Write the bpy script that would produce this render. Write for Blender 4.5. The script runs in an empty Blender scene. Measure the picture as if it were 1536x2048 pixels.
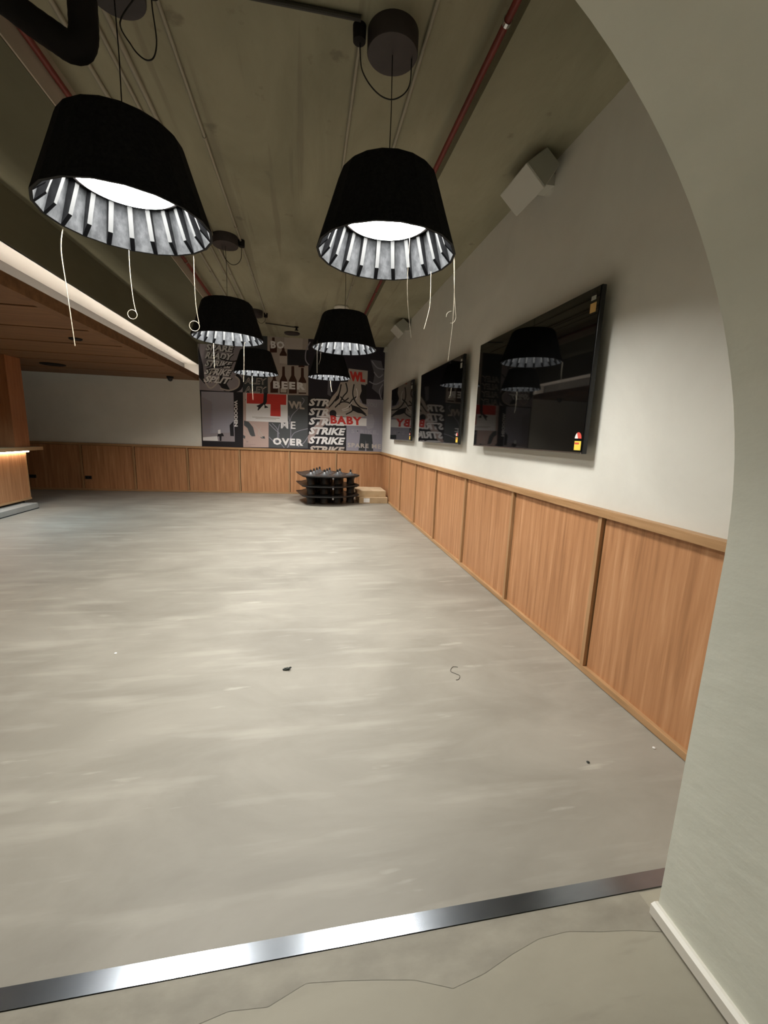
import bpy, bmesh, math, random
from mathutils import Vector, Matrix
random.seed(4)
C = bpy.context.scene.collection
PI = math.pi
sc = bpy.context.scene

# ------------------------------------------------------------------ camera, world, lights, exposure
F, W_, H_ = 829.17, 1536, 2048
cam = bpy.data.cameras.new('camera')
cam.sensor_fit = 'AUTO'; cam.sensor_width = 36.0
cam.lens = F * 36.0 / H_
cam.clip_start = 0.02; cam.clip_end = 100
co = bpy.data.objects.new('camera', cam); C.objects.link(co)
Rr = Vector((0.9831678, -0.1793179, 0.0350161)); Uu = Vector((-0.0013856, 0.1843305, 0.9828633)); Ff = Vector((0.1826995, 0.9663681, -0.1809793))
co.matrix_world = Matrix(((Rr.x, Uu.x, -Ff.x, 0), (Rr.y, Uu.y, -Ff.y, 0), (Rr.z, Uu.z, -Ff.z, 1.5), (0, 0, 0, 1)))
sc.camera = co

w = bpy.data.worlds.new('world'); sc.world = w; w.use_nodes = True
w.node_tree.nodes['Background'].inputs[0].default_value = (0.62, 0.70, 0.66, 1)
w.node_tree.nodes['Background'].inputs[1].default_value = 0.05

sc.view_settings.view_transform = 'Standard'; sc.view_settings.look = 'None'
sc.view_settings.gamma = 1.0; sc.view_settings.use_curve_mapping = False
sc.view_settings.exposure = 0.0

LAMP_POWER = 104.0      # emission of each pendant diffuser
def area(name, loc, rot, size, power, col):
    l = bpy.data.lights.new(name, 'AREA'); l.shape = 'RECTANGLE'; l.size, l.size_y = size; l.energy = power; l.color = col
    o = bpy.data.objects.new(name, l); C.objects.link(o); o.location = loc; o.rotation_euler = rot
    return o
# unseen area lights added: fill behind the arch, cool light over the bar floor
area('corridor_fill', (0.0, -1.6, 2.7), (0, 0, 0), (0.9, 0.9), 3.0, (0.93, 1.0, 0.95))
bl = area('bar_light', (-4.3, 6.9, 2.55), (0, 0, 0), (0.6, 0.6), 21, (0.50, 0.80, 1.0)); bl.data.spread = 1.9

# ------------------------------------------------------------------ materials
def mat(name, col, rough=0.6, metal=0.0, spec=0.5, emit=None, estr=0.0):
    m = bpy.data.materials.new(name); m.use_nodes = True
    b = m.node_tree.nodes['Principled BSDF']
    b.inputs['Base Color'].default_value = (*col, 1); b.inputs['Roughness'].default_value = rough
    b.inputs['Metallic'].default_value = metal; b.inputs['Specular IOR Level'].default_value = spec
    if emit:
        b.inputs['Emission Color'].default_value = (*emit, 1); b.inputs['Emission Strength'].default_value = estr
    return m
def noisy(name, stops, scale, stretch=(1, 1, 1), rough=0.7, detail=6, bump=0.0, bscale=None, spec=0.4, rnd=False, dist=0.0, second=None, metal=0.0):
    """colour ramp over a stretched noise; second = (stretch, scale, colour, threshold) adds shaped stains"""
    m = mat(name, stops[0][1], rough, metal, spec); nt = m.node_tree; N = nt.nodes; L = nt.links
    b = N['Principled BSDF']
    tc = N.new('ShaderNodeTexCoord'); mp = N.new('ShaderNodeMapping'); mp.inputs['Scale'].default_value = stretch
    L.new(tc.outputs['Object'], mp.inputs['Vector'])
    if rnd:
        oi = N.new('ShaderNodeObjectInfo'); va = N.new('ShaderNodeVectorMath'); va.operation = 'ADD'
        ml = N.new('ShaderNodeMath'); ml.operation = 'MULTIPLY'; ml.inputs[1].default_value = 37
        L.new(oi.outputs['Random'], ml.inputs[0]); L.new(tc.outputs['Object'], va.inputs[0]); L.new(ml.outputs[0], va.inputs[1])
        L.new(va.outputs[0], mp.inputs['Vector'])
    n = N.new('ShaderNodeTexNoise'); n.inputs['Scale'].default_value = scale; n.inputs['Detail'].default_value = detail; n.inputs['Roughness'].default_value = 0.6
    n.inputs['Distortion'].default_value = dist
    L.new(mp.outputs[0], n.inputs['Vector'])
    r = N.new('ShaderNodeValToRGB'); e = r.color_ramp.elements
    e[0].position, e[0].color = stops[0][0], (*stops[0][1], 1); e[1].position, e[1].color = stops[-1][0], (*stops[-1][1], 1)
    for p, c in stops[1:-1]:
        k = e.new(p); k.color = (*c, 1)
    L.new(n.outputs['Fac'], r.inputs['Fac'])
    out = r.outputs['Color']
    for s in (second or []):
        m2 = N.new('ShaderNodeMapping'); m2.inputs['Scale'].default_value = s[0]; m2.inputs['Location'].default_value = s[5] if len(s) > 5 else (0, 0, 0)
        L.new(tc.outputs['Object'], m2.inputs['Vector'])
        n2 = N.new('ShaderNodeTexNoise'); n2.inputs['Scale'].default_value = s[1]; n2.inputs['Detail'].default_value = 5
        L.new(m2.outputs[0], n2.inputs['Vector'])
        mr = N.new('ShaderNodeMapRange'); mr.inputs['From Min'].default_value = s[3][0]; mr.inputs['From Max'].default_value = s[3][1]; mr.inputs['To Max'].default_value = s[4]
        L.new(n2.outputs['Fac'], mr.inputs['Value'])
        mx = N.new('ShaderNodeMix'); mx.data_type = 'RGBA'
        L.new(mr.outputs[0], mx.inputs[0]); L.new(out, mx.inputs[6]); mx.inputs[7].default_value = (*s[2], 1)
        out = mx.outputs[2]
    L.new(out, b.inputs['Base Color'])
    if bump:
        nb = N.new('ShaderNodeTexNoise'); nb.inputs['Scale'].default_value = bscale or scale * 3; nb.inputs['Detail'].default_value = 5
        L.new(mp.outputs[0], nb.inputs['Vector'])
        bp = N.new('ShaderNodeBump'); bp.inputs['Strength'].default_value = bump; bp.inputs['Distance'].default_value = 0.02
        L.new(nb.outputs['Fac'], bp.inputs['Height']); L.new(bp.outputs[0], b.inputs['Normal'])
    return m

M = {}
M['floor'] = noisy('polished_screed', [(0.30, (0.225, 0.206, 0.172)), (0.5, (0.275, 0.255, 0.215)), (0.70, (0.325, 0.302, 0.258))], 1.3, (0.75, 1.5, 1), 0.50, 7, 0.035, 3, 0.35,
                   dist=0.6, second=[((0.7, 4.5, 1), 1.8, (0.43, 0.405, 0.35), (0.54, 0.74), 0.5), ((1.2, 1.0, 1), 1.1, (0.20, 0.182, 0.152), (0.54, 0.76), 0.5, (5, 2, 0)),
                                     ((1, 5, 1), 2.6, (0.50, 0.47, 0.41), (0.66, 0.74), 0.4, (3, 7, 0))])
M['floor2'] = noisy('corridor_screed', [(0.30, (0.285, 0.262, 0.205)), (0.70, (0.375, 0.347, 0.275))], 1.6, (0.7, 1.6, 1), 0.55, 7, 0.1, 3, 0.3, dist=0.5,
                    second=[((1, 5, 1), 2.4, (0.20, 0.18, 0.145), (0.58, 0.68), 0.4)])
M['mortar'] = noisy('smoothed_mortar', [(0.3, (0.22, 0.20, 0.16)), (0.7, (0.33, 0.305, 0.245))], 5, (1, 2, 1), 0.6, 6)
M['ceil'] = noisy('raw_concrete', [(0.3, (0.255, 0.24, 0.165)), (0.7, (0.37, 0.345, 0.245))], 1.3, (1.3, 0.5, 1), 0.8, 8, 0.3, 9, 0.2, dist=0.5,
                  second=[((1, 1, 1), 5, (0.13, 0.11, 0.08), (0.66, 0.74), 0.5), ((7, 0.3, 1), 1.0, (0.17, 0.15, 0.11), (0.6, 0.66), 0.4)])
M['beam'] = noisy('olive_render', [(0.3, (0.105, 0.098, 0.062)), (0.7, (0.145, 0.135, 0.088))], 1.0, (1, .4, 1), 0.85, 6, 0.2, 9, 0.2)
M['beamside'] = noisy('pale_concrete', [(0.3, (0.42, 0.36, 0.29)), (0.7, (0.5, 0.44, 0.36))], 1.5, (1, .5, 1), 0.8, 6, 0.2, 9, 0.2)
M['wall'] = noisy('white_plaster', [(0.3, (0.64, 0.62, 0.565)), (0.7, (0.73, 0.715, 0.655))], 1.1, (1, 1, 1), 0.75, 6, 0.12, 5, 0.25, dist=0.8)
M['arch'] = noisy('trowelled_plaster', [(0.3, (0.69, 0.70, 0.61)), (0.7, (0.77, 0.775, 0.68))], 2.5, (1, 1, 1.8), 0.6, 8, 0.16, 8, 0.3)
M['greywall'] = noisy('grey_white_paint', [(0.3, (0.72, 0.70, 0.63)), (0.7, (0.78, 0.76, 0.69))], 2, (1, 1, 1), 0.8, 4, 0.05)
M['soffit'] = noisy('white_board', [(0.3, (0.74, 0.71, 0.66)), (0.7, (0.82, 0.79, 0.74))], 2.5, (1, .5, 1), 0.6, 5, 0.1, 6)
M['recess'] = mat('grey_board', (0.22, 0.21, 0.20), 0.8)
M['panel'] = noisy('oak_veneer', [(0.28, (0.31, 0.143, 0.062)), (0.45, (0.43, 0.205, 0.092)), (0.56, (0.48, 0.237, 0.11)), (0.75, (0.62, 0.345, 0.18))], 2.2, (11, 11, 0.55), 0.5, 7, 0.06, 8, 0.35, rnd=True, dist=0.25)
M['oakx'] = noisy('oak_rail', [(0.3, (0.32, 0.175, 0.075)), (0.7, (0.50, 0.30, 0.15))], 2.5, (12, .7, 12), 0.5, 6, 0.05, 8)
M['oaky'] = noisy('oak_rail_cross', [(0.3, (0.32, 0.175, 0.075)), (0.7, (0.50, 0.30, 0.15))], 2.5, (.7, 12, 12), 0.5, 6, 0.05, 8)
M['oakz'] = noisy('oak_batten', [(0.3, (0.32, 0.175, 0.075)), (0.7, (0.48, 0.28, 0.14))], 2.5, (14, 14, .7), 0.5, 6, 0.05, 8)
M['timber'] = noisy('dark_timber_board', [(0.3, (0.145, 0.066, 0.025)), (0.7, (0.24, 0.117, 0.048))], 1.4, (.8, 9, 9), 0.6, 7, 0.08, 8, rnd=True)
M['redwood'] = noisy('red_timber', [(0.3, (0.28, 0.10, 0.035)), (0.7, (0.38, 0.15, 0.06))], 2, (9, 9, .8), 0.5, 6, 0.05, 8)
M['black'] = mat('black_satin', (0.012, 0.012, 0.012), 0.45)
M['blackmatte'] = mat('black_matte', (0.014, 0.012, 0.012), 0.8, spec=0.2)
M['felt'] = noisy('black_felt', [(0.3, (0.010, 0.010, 0.011)), (0.7, (0.020, 0.020, 0.021))], 60, (1, 1, 1), 0.95, 4, 0.1, 200, 0.1)
M['lining'] = noisy('marled_grey_felt', [(0.38, (0.018, 0.019, 0.0205)), (0.62, (0.035, 0.0365, 0.039))], 26, (1, 1, .6), 0.9, 6, 0.15, 90, 0.1)
M['ribedge'] = mat('pale_grey_felt', (0.045, 0.046, 0.047), 0.9, spec=0.1)
M['ribtip'] = mat('black_cut_felt', (0.0022, 0.0022, 0.0024), 1.0, spec=0.0)
M['ribside'] = noisy('marled_felt_side', [(0.35, (0.007, 0.0072, 0.008)), (0.65, (0.014, 0.0145, 0.016))], 30, (1, 1, .6), 0.95, 5, spec=0.05)
M['diff'] = mat('lit_diffuser', (0.9, 0.9, 0.85), 0.5, emit=(1.0, 0.985, 0.93), estr=LAMP_POWER)
M['led'] = mat('led_strip', (0.9, 0.8, 0.6), 0.5, emit=(1.0, 0.91, 0.78), estr=24)
M['ledbar'] = mat('led_bar', (0.9, 0.8, 0.6), 0.5, emit=(1.0, 0.86, 0.68), estr=38)
M['screen'] = mat('black_glass', (0.003, 0.003, 0.003), 0.03, spec=0.6)
M['frame'] = mat('dark_grey_metal', (0.03, 0.03, 0.03), 0.3, 0.6)
M['chrome'] = mat('silver_trim', (0.5, 0.5, 0.5), 0.25, 1)
M['yellow'] = mat('yellow_sticker', (0.85, 0.62, 0.08), 0.5)
M['ochre'] = mat('tan_sticker', (0.62, 0.40, 0.14), 0.5)
M['red'] = mat('red_print', (0.62, 0.07, 0.05), 0.6)
M['white'] = mat('white_print', (0.80, 0.79, 0.76), 0.6)
M['rose'] = noisy('dark_brown_metal', [(0.3, (0.035, 0.028, 0.028)), (0.7, (0.055, 0.045, 0.045))], 5, (1, 1, 1), 0.5, 3, metal=0.2)
M['redpipe'] = noisy('red_pipe_paint', [(0.3, (0.13, 0.018, 0.013)), (0.7, (0.20, 0.030, 0.02))], 3, (1, 1, 1), 0.45, 4)
M['conduit'] = mat('grey_conduit', (0.33, 0.30, 0.23), 0.55)
M['darkconduit'] = mat('dark_conduit', (0.03, 0.026, 0.02), 0.6)
M['cord'] = mat('pale_wire', (0.33, 0.29, 0.22), 0.5)
M['speaker'] = mat('off_white_plastic', (0.50, 0.49, 0.43), 0.5)
M['speakergrille'] = mat('grey_grille', (0.36, 0.36, 0.31), 0.7)
M['steel'] = noisy('brushed_steel', [(0.3, (0.22, 0.24, 0.27)), (0.7, (0.30, 0.32, 0.35))], 4, (1, 3, 1), 0.19, 4, 0.0, 20, metal=1.0)
M['step'] = noisy('step_screed', [(0.3, (0.30, 0.30, 0.28)), (0.7, (0.38, 0.38, 0.36))], 3, (1, 1, 1), 0.6, 5)
M['card'] = noisy('cardboard', [(0.3, (0.42, 0.30, 0.17)), (0.7, (0.50, 0.37, 0.22))], 5, (1, 1, 1), 0.8, 4)
M['cardtop'] = noisy('cardboard_flap', [(0.3, (0.55, 0.40, 0.25)), (0.7, (0.62, 0.47, 0.31))], 5, (1, 1, 1), 0.8, 4)
M['deck'] = mat('black_moulded_plastic', (0.020, 0.020, 0.021), 0.38)
M['peg'] = mat('grey_polished_metal', (0.35, 0.35, 0.36), 0.3, 0.9)
M['skirt'] = mat('white_skirting_paint', (0.78, 0.75, 0.68), 0.5)
M['dirt'] = mat('dark_scrap', (0.02, 0.025, 0.02), 0.7)
# printed colours of the mural
for k, c in dict(p_pink=(0.52, 0.38, 0.34), p_mauve=(0.33, 0.29, 0.31), p_black=(0.022, 0.02, 0.024), p_ink=(0.045, 0.05, 0.055), p_slate=(0.085, 0.09, 0.095), p_grey=(0.30, 0.285, 0.34),
                 p_lilac=(0.36, 0.345, 0.40), p_white=(0.82, 0.79, 0.79), p_bone=(0.50, 0.44, 0.40), p_red=(0.62, 0.05, 0.04), p_brown=(0.055, 0.02, 0.012), p_tan=(0.40, 0.34, 0.30),
                 p_deep=(0.03, 0.025, 0.035), p_rose=(0.40, 0.30, 0.28), p_dgrey=(0.13, 0.125, 0.15)).items():
    M[k] = mat(k.replace('p_', 'print_'), c, 0.65, spec=0.25)

# ------------------------------------------------------------------ mesh helpers
class MB:
    def __init__(s): s.v = []; s.f = []; s.mi = []; s.m = 0
    def add(s, vs, fs):
        o = len(s.v); s.v += [tuple(v) for v in vs]
        for f in fs: s.f.append(tuple(i + o for i in f)); s.mi.append(s.m)
        return s
    def hexa(s, p):      # 8 points: bottom 4, top 4
        return s.add(p, [(0, 3, 2, 1), (4, 5, 6, 7), (0, 1, 5, 4), (1, 2, 6, 5), (2, 3, 7, 6), (3, 0, 4, 7)])
    def box(s, x0, x1, y0, y1, z0, z1):
        return s.hexa([(x0, y0, z0), (x1, y0, z0), (x1, y1, z0), (x0, y1, z0), (x0, y0, z1), (x1, y0, z1), (x1, y1, z1), (x0, y1, z1)])
    def prism(s, poly, y0, y1, f=lambda a, b, c: (a, c, b)):   # poly in (a, b), extruded along c
        n = len(poly)
        vs = [f(a, b, y0) for a, b in poly] + [f(a, b, y1) for a, b in poly]
        return s.add(vs, [tuple(range(n)), tuple(range(2 * n - 1, n - 1, -1))] + [(i, i + n, (i + 1) % n + n, (i + 1) % n) for i in range(n)])
    def tube(s, pts, r, n=10, cap=True):
        pts = [Vector(p) for p in pts]; rs = r if isinstance(r, (list, tuple)) else [r] * len(pts)
        rings = []; up = None
        for i, p in enumerate(pts):
            t = (pts[min(i + 1, len(pts) - 1)] - pts[max(i - 1, 0)]).normalized()
            if up is None:
                up = Vector((0, 0, 1)) if abs(t.z) < 0.9 else Vector((1, 0, 0))
            a = t.cross(up).normalized(); up = a.cross(t).normalized()
            rings.append([p + (a * math.cos(2 * PI * k / n) + up * math.sin(2 * PI * k / n)) * rs[i] for k in range(n)])
        vs = [v for q in rings for v in q]; fs = []
        for i in range(len(pts) - 1):
            for k in range(n): fs.append((i * n + k, i * n + (k + 1) % n, (i + 1) * n + (k + 1) % n, (i + 1) * n + k))
        if cap: fs += [tuple(range(n - 1, -1, -1)), tuple((len(pts) - 1) * n + k for k in range(n))]
        return s.add(vs, fs)
    def lathe(s, prof, n=32, c=(0, 0, 0), a0=0.0, capb=True, capt=True):
        vs = [(c[0] + r * math.cos(a0 + 2 * PI * k / n), c[1] + r * math.sin(a0 + 2 * PI * k / n), c[2] + z) for r, z in prof for k in range(n)]
        fs = [(i * n + k, i * n + (k + 1) % n, (i + 1) * n + (k + 1) % n, (i + 1) * n + k) for i in range(len(prof) - 1) for k in range(n)]
        if capb: fs.append(tuple(range(n - 1, -1, -1)))
        if capt: fs.append(tuple((len(prof) - 1) * n + k for k in range(n)))
        return s.add(vs, fs)
    def build(s, name, mats, parent=None, smooth=False, bevel=0.0):
        me = bpy.data.meshes.new(name); me.from_pydata(s.v, [], s.f)
        mats = mats if isinstance(mats, (list, tuple)) else [mats]
        for m in mats: me.materials.append(M[m] if isinstance(m, str) else m)
        for p, i in zip(me.polygons, s.mi): p.material_index = i
        b = bmesh.new(); b.from_mesh(me); bmesh.ops.recalc_face_normals(b, faces=b.faces); b.to_mesh(me); b.free()
        o = bpy.data.objects.new(name, me); C.objects.link(o)
        if parent: o.parent = parent
        if smooth:
            me.shade_smooth()
            try: me.set_sharp_from_angle(angle=math.radians(35))
            except Exception: pass
        if bevel:
            md = o.modifiers.new('bevel', 'BEVEL'); md.width = bevel; md.segments = 2; md.limit_method = 'ANGLE'
        return o
def spline(pts, k=6):
    P = [Vector(p) for p in pts]; out = []
    for i in range(len(P) - 1):
        p0, p1, p2, p3 = P[max(i - 1, 0)], P[i], P[i + 1], P[min(i + 2, len(P) - 1)]
        for j in range(k):
            t = j / k
            out.append(0.5 * ((2 * p1) + (p2 - p0) * t + (2 * p0 - 5 * p1 + 4 * p2 - p3) * t * t + (3 * p1 - p0 - 3 * p2 + p3) * t ** 3))
    out.append(P[-1]); return out
def tag(o, label=None, cat=None, group=None, kind=None):
    if label: o['label'] = label
    if cat: o['category'] = cat
    if group: o['group'] = group
    if kind: o['kind'] = kind
    return o
def thing(name, label, cat, loc=(0, 0, 0), group=None):
    o = bpy.data.objects.new(name, None); C.objects.link(o); o.location = loc; o.empty_display_size = 0.1
    return tag(o, label, cat, group)
def struct(name, mb, m, label, cat='structure', **k):
    o = mb.build(name, m, **k); return tag(o, label, cat, kind='structure')

# ------------------------------------------------------------------ the room
XR, YB, SK = 1.835, 10.318, -0.0596466
def yb(x): return YB + SK * (x - 1.8229)
def BW(x, z, off=0.0):            # point on the back wall, off = distance out of the wall towards the room
    return (x, yb(x) - off, z)
ZC, ZR, ZL = 3.66, 3.573, 3.41

struct('floor', MB().box(-9, 2.4, 0.9, 11.3, -0.1, 0), 'floor', 'pale grey-beige polished screed floor of the empty room', 'floor')
struct('floor', MB().box(-9, 2.4, -3.0, 0.97, -0.1, 0.0005), 'floor2', 'strip of screed floor on the near side of the metal threshold', 'floor')
struct('ceiling', MB().box(-1.52, 1.05, 0.7, 11.3, ZC, 3.9), 'ceil', 'raw olive-brown concrete ceiling slab carrying the lamps', 'ceiling')
struct('ceiling', MB().box(1.05, 2.4, 0.7, 11.3, ZR, 3.9), 'ceil', 'slightly lower concrete ceiling along the right wall', 'ceiling')
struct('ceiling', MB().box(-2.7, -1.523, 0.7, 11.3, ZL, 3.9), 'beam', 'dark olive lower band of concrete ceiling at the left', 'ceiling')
struct('trim_1', MB().box(-1.522, -1.512, 0.9, 10.5, ZL + .005, ZC), 'beamside', 'pale vertical side of the concrete step in the ceiling beside the red pipe', 'ceiling step')
struct('wall_right', MB().box(XR, 2.2, 0.8, 11.2, 0, 3.75), 'wall', 'long white plastered right wall carrying the televisions', 'wall')
b = MB(); b.hexa([BW(-9, 0), BW(2.1, 0), BW(2.1, 0, -.3), BW(-9, 0, -.3), BW(-9, 3.8), BW(2.1, 3.8), BW(2.1, 3.8, -.3), BW(-9, 3.8, -.3)])
struct('wall_back', b, 'greywall', 'grey-white painted back wall, plain at the left of the mural', 'wall')
struct('wall_left', MB().box(-9.2, -9, -3, 11.3, 0, 3.8), 'greywall', 'far left wall beyond the bar', 'wall')
# arch wall the camera looks through
ax, az, ar = -0.285, 1.2, 1.40
pts = [(ax + ar, 0.0)] + [(ax + ar * math.cos(a), az + ar * math.sin(a)) for a in [PI * i / 64 for i in range(65)]] + [(ax - ar, 0.0)]
poly = pts + [(-9.0, 0.0), (-9.0, 3.9), (2.4, 3.9), (2.4, 0.0)]
b = MB(); n = len(poly); y0, y1 = -0.28, 0.9
for yy in (y0, y1):   # faces: fan strips between the arch curve and the outer frame
    o = len(b.v); b.v += [(a, yy, z) for a, z in poly]
    top = len(b.v); b.v += [(a, yy, 3.9) for a, z in pts]
    for i in range(len(pts) - 1): b.f.append((o + i, o + i + 1, top + i + 1, top + i)); b.mi.append(0)
    q = len(b.v); b.v += [(2.4, yy, 0), (2.4, yy, 3.9), (-9, yy, 0), (-9, yy, 3.9)]
    b.f += [(o, top, q + 1, q), (o + len(pts) - 1, q + 2, q + 3, top + len(pts) - 1)]; b.mi += [0, 0]
k = len(b.v); b.v += [(a, y0, z) for a, z in pts] + [(a, y1, z) for a, z in pts]
for i in range(len(pts) - 1): b.f.append((k + i, k + i + 1, k + len(pts) + i + 1, k + len(pts) + i)); b.mi.append(0)
o = struct('wall_front', b, 'arch', 'grey-green trowelled plaster archway wall at the near right edge', 'wall', smooth=True)
struct('baseboard_right', MB().prism([(1.092, 0.012), (1.117, 0.012), (1.117, 0.052), (1.104, 0.054), (1.092, 0.048)], -0.28, 0.905), 'skirt', 'low white skirting along the foot of the arch jamb', 'skirting')
b = MB(); b.box(-2.2, 1.835, 0.975, 1.027, 0, 0.004)
o = b.build('metal_threshold', 'steel'); tag(o, 'brushed steel threshold strip set across the floor in front of the arch', 'threshold strip')

random.seed(7)
top_ = [(-2.2 + i * .1, .974) for i in range(41)]; low_ = [(-2.2 + i * .1, .885 + .018 * math.sin(i * .9) + random.uniform(-.012, .012) - (.03 if i in (26, 27) else 0)) for i in range(41)]
b = MB(); vs = [(min(x, 1.113), y, .0012) for x, y in top_] + [(min(x, 1.113), y, .0012) for x, y in low_]
b.add(vs, [(i, i + 1, 41 + i + 1, 41 + i) for i in range(34)])
struct('floor', b, 'mortar', 'irregular band of smoothed mortar along the near side of the metal threshold', 'floor')
# bulkhead, recess and timber ceiling on the left
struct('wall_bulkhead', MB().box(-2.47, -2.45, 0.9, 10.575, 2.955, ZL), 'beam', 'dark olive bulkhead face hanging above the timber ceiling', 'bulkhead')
struct('trim_2', MB().box(-2.77, -2.452, 0.9, 10.58, 2.955, 2.975), 'soffit', 'bright white underside of the bulkhead recess', 'soffit')
struct('trim_3', MB().box(-2.785, -2.756, 0.9, 10.58, 2.62, 2.955), 'recess', 'grey back face of the recess above the timber fascia', 'recess')
b = MB(); b.hexa([BW(-2.756, 2.62, .004), BW(-2.452, 2.62, .004), BW(-2.452, 2.62, 0), BW(-2.756, 2.62, 0), BW(-2.756, 2.955, .004), BW(-2.452, 2.955, .004), BW(-2.452, 2.955, 0), BW(-2.756, 2.955, 0)])
struct('trim_4', b, 'soffit', 'white end piece of the recess beside the mural', 'recess end')
tc_ = thing('timber_ceiling', 'dropped brown timber board ceiling over the bar at the left', 'timber ceiling', (-2.45, 0.9, 2.6))
def P(o): return Vector(o.location)
def rel(mb, par):                     # shift world coordinates into the parent's frame
    d = P(par); mb.v = [(v[0] - d.x, v[1] - d.y, v[2] - d.z) for v in mb.v]; return mb
rel(MB().box(-2.468, -2.45, 0.9, 10.56, 2.6, 2.715), tc_).build('fascia', 'timber', tc_)
ys = [0.9, 1.95, 2.92, 3.88, 4.84, 5.82, 6.75, 7.71, 8.55, 9.6]
for i, a in enumerate(ys):
    e = ys[i + 1] - 0.055 if i + 1 < len(ys) else 10.60
    rel(MB().box(-8.99, -2.56, a, e, 2.602, 2.63), tc_).build('ceiling_board', 'timber', tc_)
rel(MB().box(-2.556, -2.469, 0.9, 10.56, 2.6, 2.63), tc_).build('border_board', 'timber', tc_)
rel(MB().box(-8.99, -2.5, 0.9, 10.56, 2.631, 2.645), tc_).build('backing', 'blackmatte', tc_)
o = MB().box(-2.50, -2.475, 0.95, 10.5, 2.646, 2.652).build('led_strip', 'led'); tag(o, 'warm LED strip lying on top of the timber fascia, lighting the white recess', 'led strip')
for x, y, r in [(-4.68, 9.12, .20), (-2.96, 6.34, .075)]:
    t = thing('recessed_speaker' if r > .1 else 'downlight', 'large black round grille in the timber ceiling at the far left' if r > .1 else 'small black downlight in the timber ceiling behind a hanging wire',
              'ceiling grille' if r > .1 else 'downlight', (x, y, 2.6))
    MB().lathe([(r, 0.0), (r, -0.012), (r * .86, -0.018), (r * .82, -0.01)], 32).build('rim', 'blackmatte', t, smooth=True)
    MB().lathe([(r * .82, -0.004), (r * .8, -0.009)], 32).build('grille', 'black', t)
t = thing('dome_camera', 'small black dome camera under the timber ceiling beside the mural', 'security camera', (-2.93, 10.08, 2.602))
MB().lathe([(.07, 0), (.07, -.03), (.06, -.035)], 24).build('mount', 'blackmatte', t, smooth=True)
MB().lathe([(.055, -.036), (.052, -.06), (.04, -.085), (.02, -.1), (.004, -.104)], 24).build('dome', 'black', t, smooth=True)

# ------------------------------------------------------------------ wainscots
ws = thing('wood_wainscot', 'oak veneer wainscot running the length of the right wall', 'wainscot', (XR, 0.9, 0))
XF = 1.823
div = [2.25 - 1.14, 2.25, 3.39, 4.53, 5.67, 6.81, 7.95, 9.09]
for i, y in enumerate(div):
    e = div[i + 1] if i + 1 < len(div) else 10.29
    if e < .95: continue
    rel(MB().box(XF, XR - .0045, max(y + .0165, .91), e - .025, 0.045, 1.046), ws).build('panel', 'panel', ws)
rel(MB().box(XR - .004, XR - .001, .91, 10.28, 0.02, 1.08), ws).build('shadow_backing', 'blackmatte', ws)  # added black sheet, shows in the panel gaps as shade beside each batten
for y in div[1:]:
    rel(MB().box(XF - .024, XR - .001, y - .016, y + .016, 0.045, 1.052), ws).build('batten', 'oakz', ws, bevel=.001)
rel(MB().box(XF - .040, XR - .001, .91, 10.270, 1.053, 1.10), ws).build('top_rail', 'oakx', ws, bevel=.002)
rel(MB().box(XF - .026, XR - .001, .91, 10.285, 0.004, 0.0445), ws).build('bottom_rail', 'oakx', ws, bevel=.002)
wb = thing('wood_wainscot', 'oak veneer wainscot across the back wall below the mural', 'wainscot', (0, YB, 0))
def bwbox(x0, x1, z0, z1, o0, o1):
    return MB().hexa([BW(x0, z0, o1), BW(x1, z0, o1), BW(x1, z0, o0), BW(x0, z0, o0), BW(x0, z1, o1), BW(x1, z1, o1), BW(x1, z1, o0), BW(x0, z1, o0)])
dx = [1.850, .703, -.430, -1.60, -2.79, -3.98, -5.12, -6.28, -7.44]
for i in range(len(dx) - 1):
    rel(bwbox(dx[i + 1] + .028, dx[i] - .0165, .045, 1.046, .0045, .013), wb).build('panel', 'panel', wb)
rel(bwbox(-7.4, 1.82, .02, 1.08, .001, .004), wb).build('shadow_backing', 'blackmatte', wb)  # same black sheet behind the back panels, standing for shade at batten edges
for x in dx[1:]:
    rel(bwbox(x - .016, x + .016, .045, 1.052, .001, .034), wb).build('batten', 'oakz', wb)
rel(bwbox(-7.5, 1.833, 1.053, 1.10, .001, .045), wb).build('top_rail', 'oaky', wb)
rel(bwbox(-7.5, 1.833, .004, .0445, .001, .03), wb).build('bottom_rail', 'oaky', wb)
for x, s in [(-6.175, 'black double power socket on the back wainscot close to the bar'), (-5.0, 'black double power socket on the back wainscot, further from the bar')]:
    t = thing('power_socket', s, 'power socket', BW(x, .305, .0135))
    o = MB().box(-.068, .068, -.012, 0, -.038, .038).build('plate', 'black', t, bevel=.003)
    for d in (-.034, .034): MB().box(d - .012, d + .012, -.0135, -.012, -.014, .012).build('outlet', 'blackmatte', t)

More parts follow.
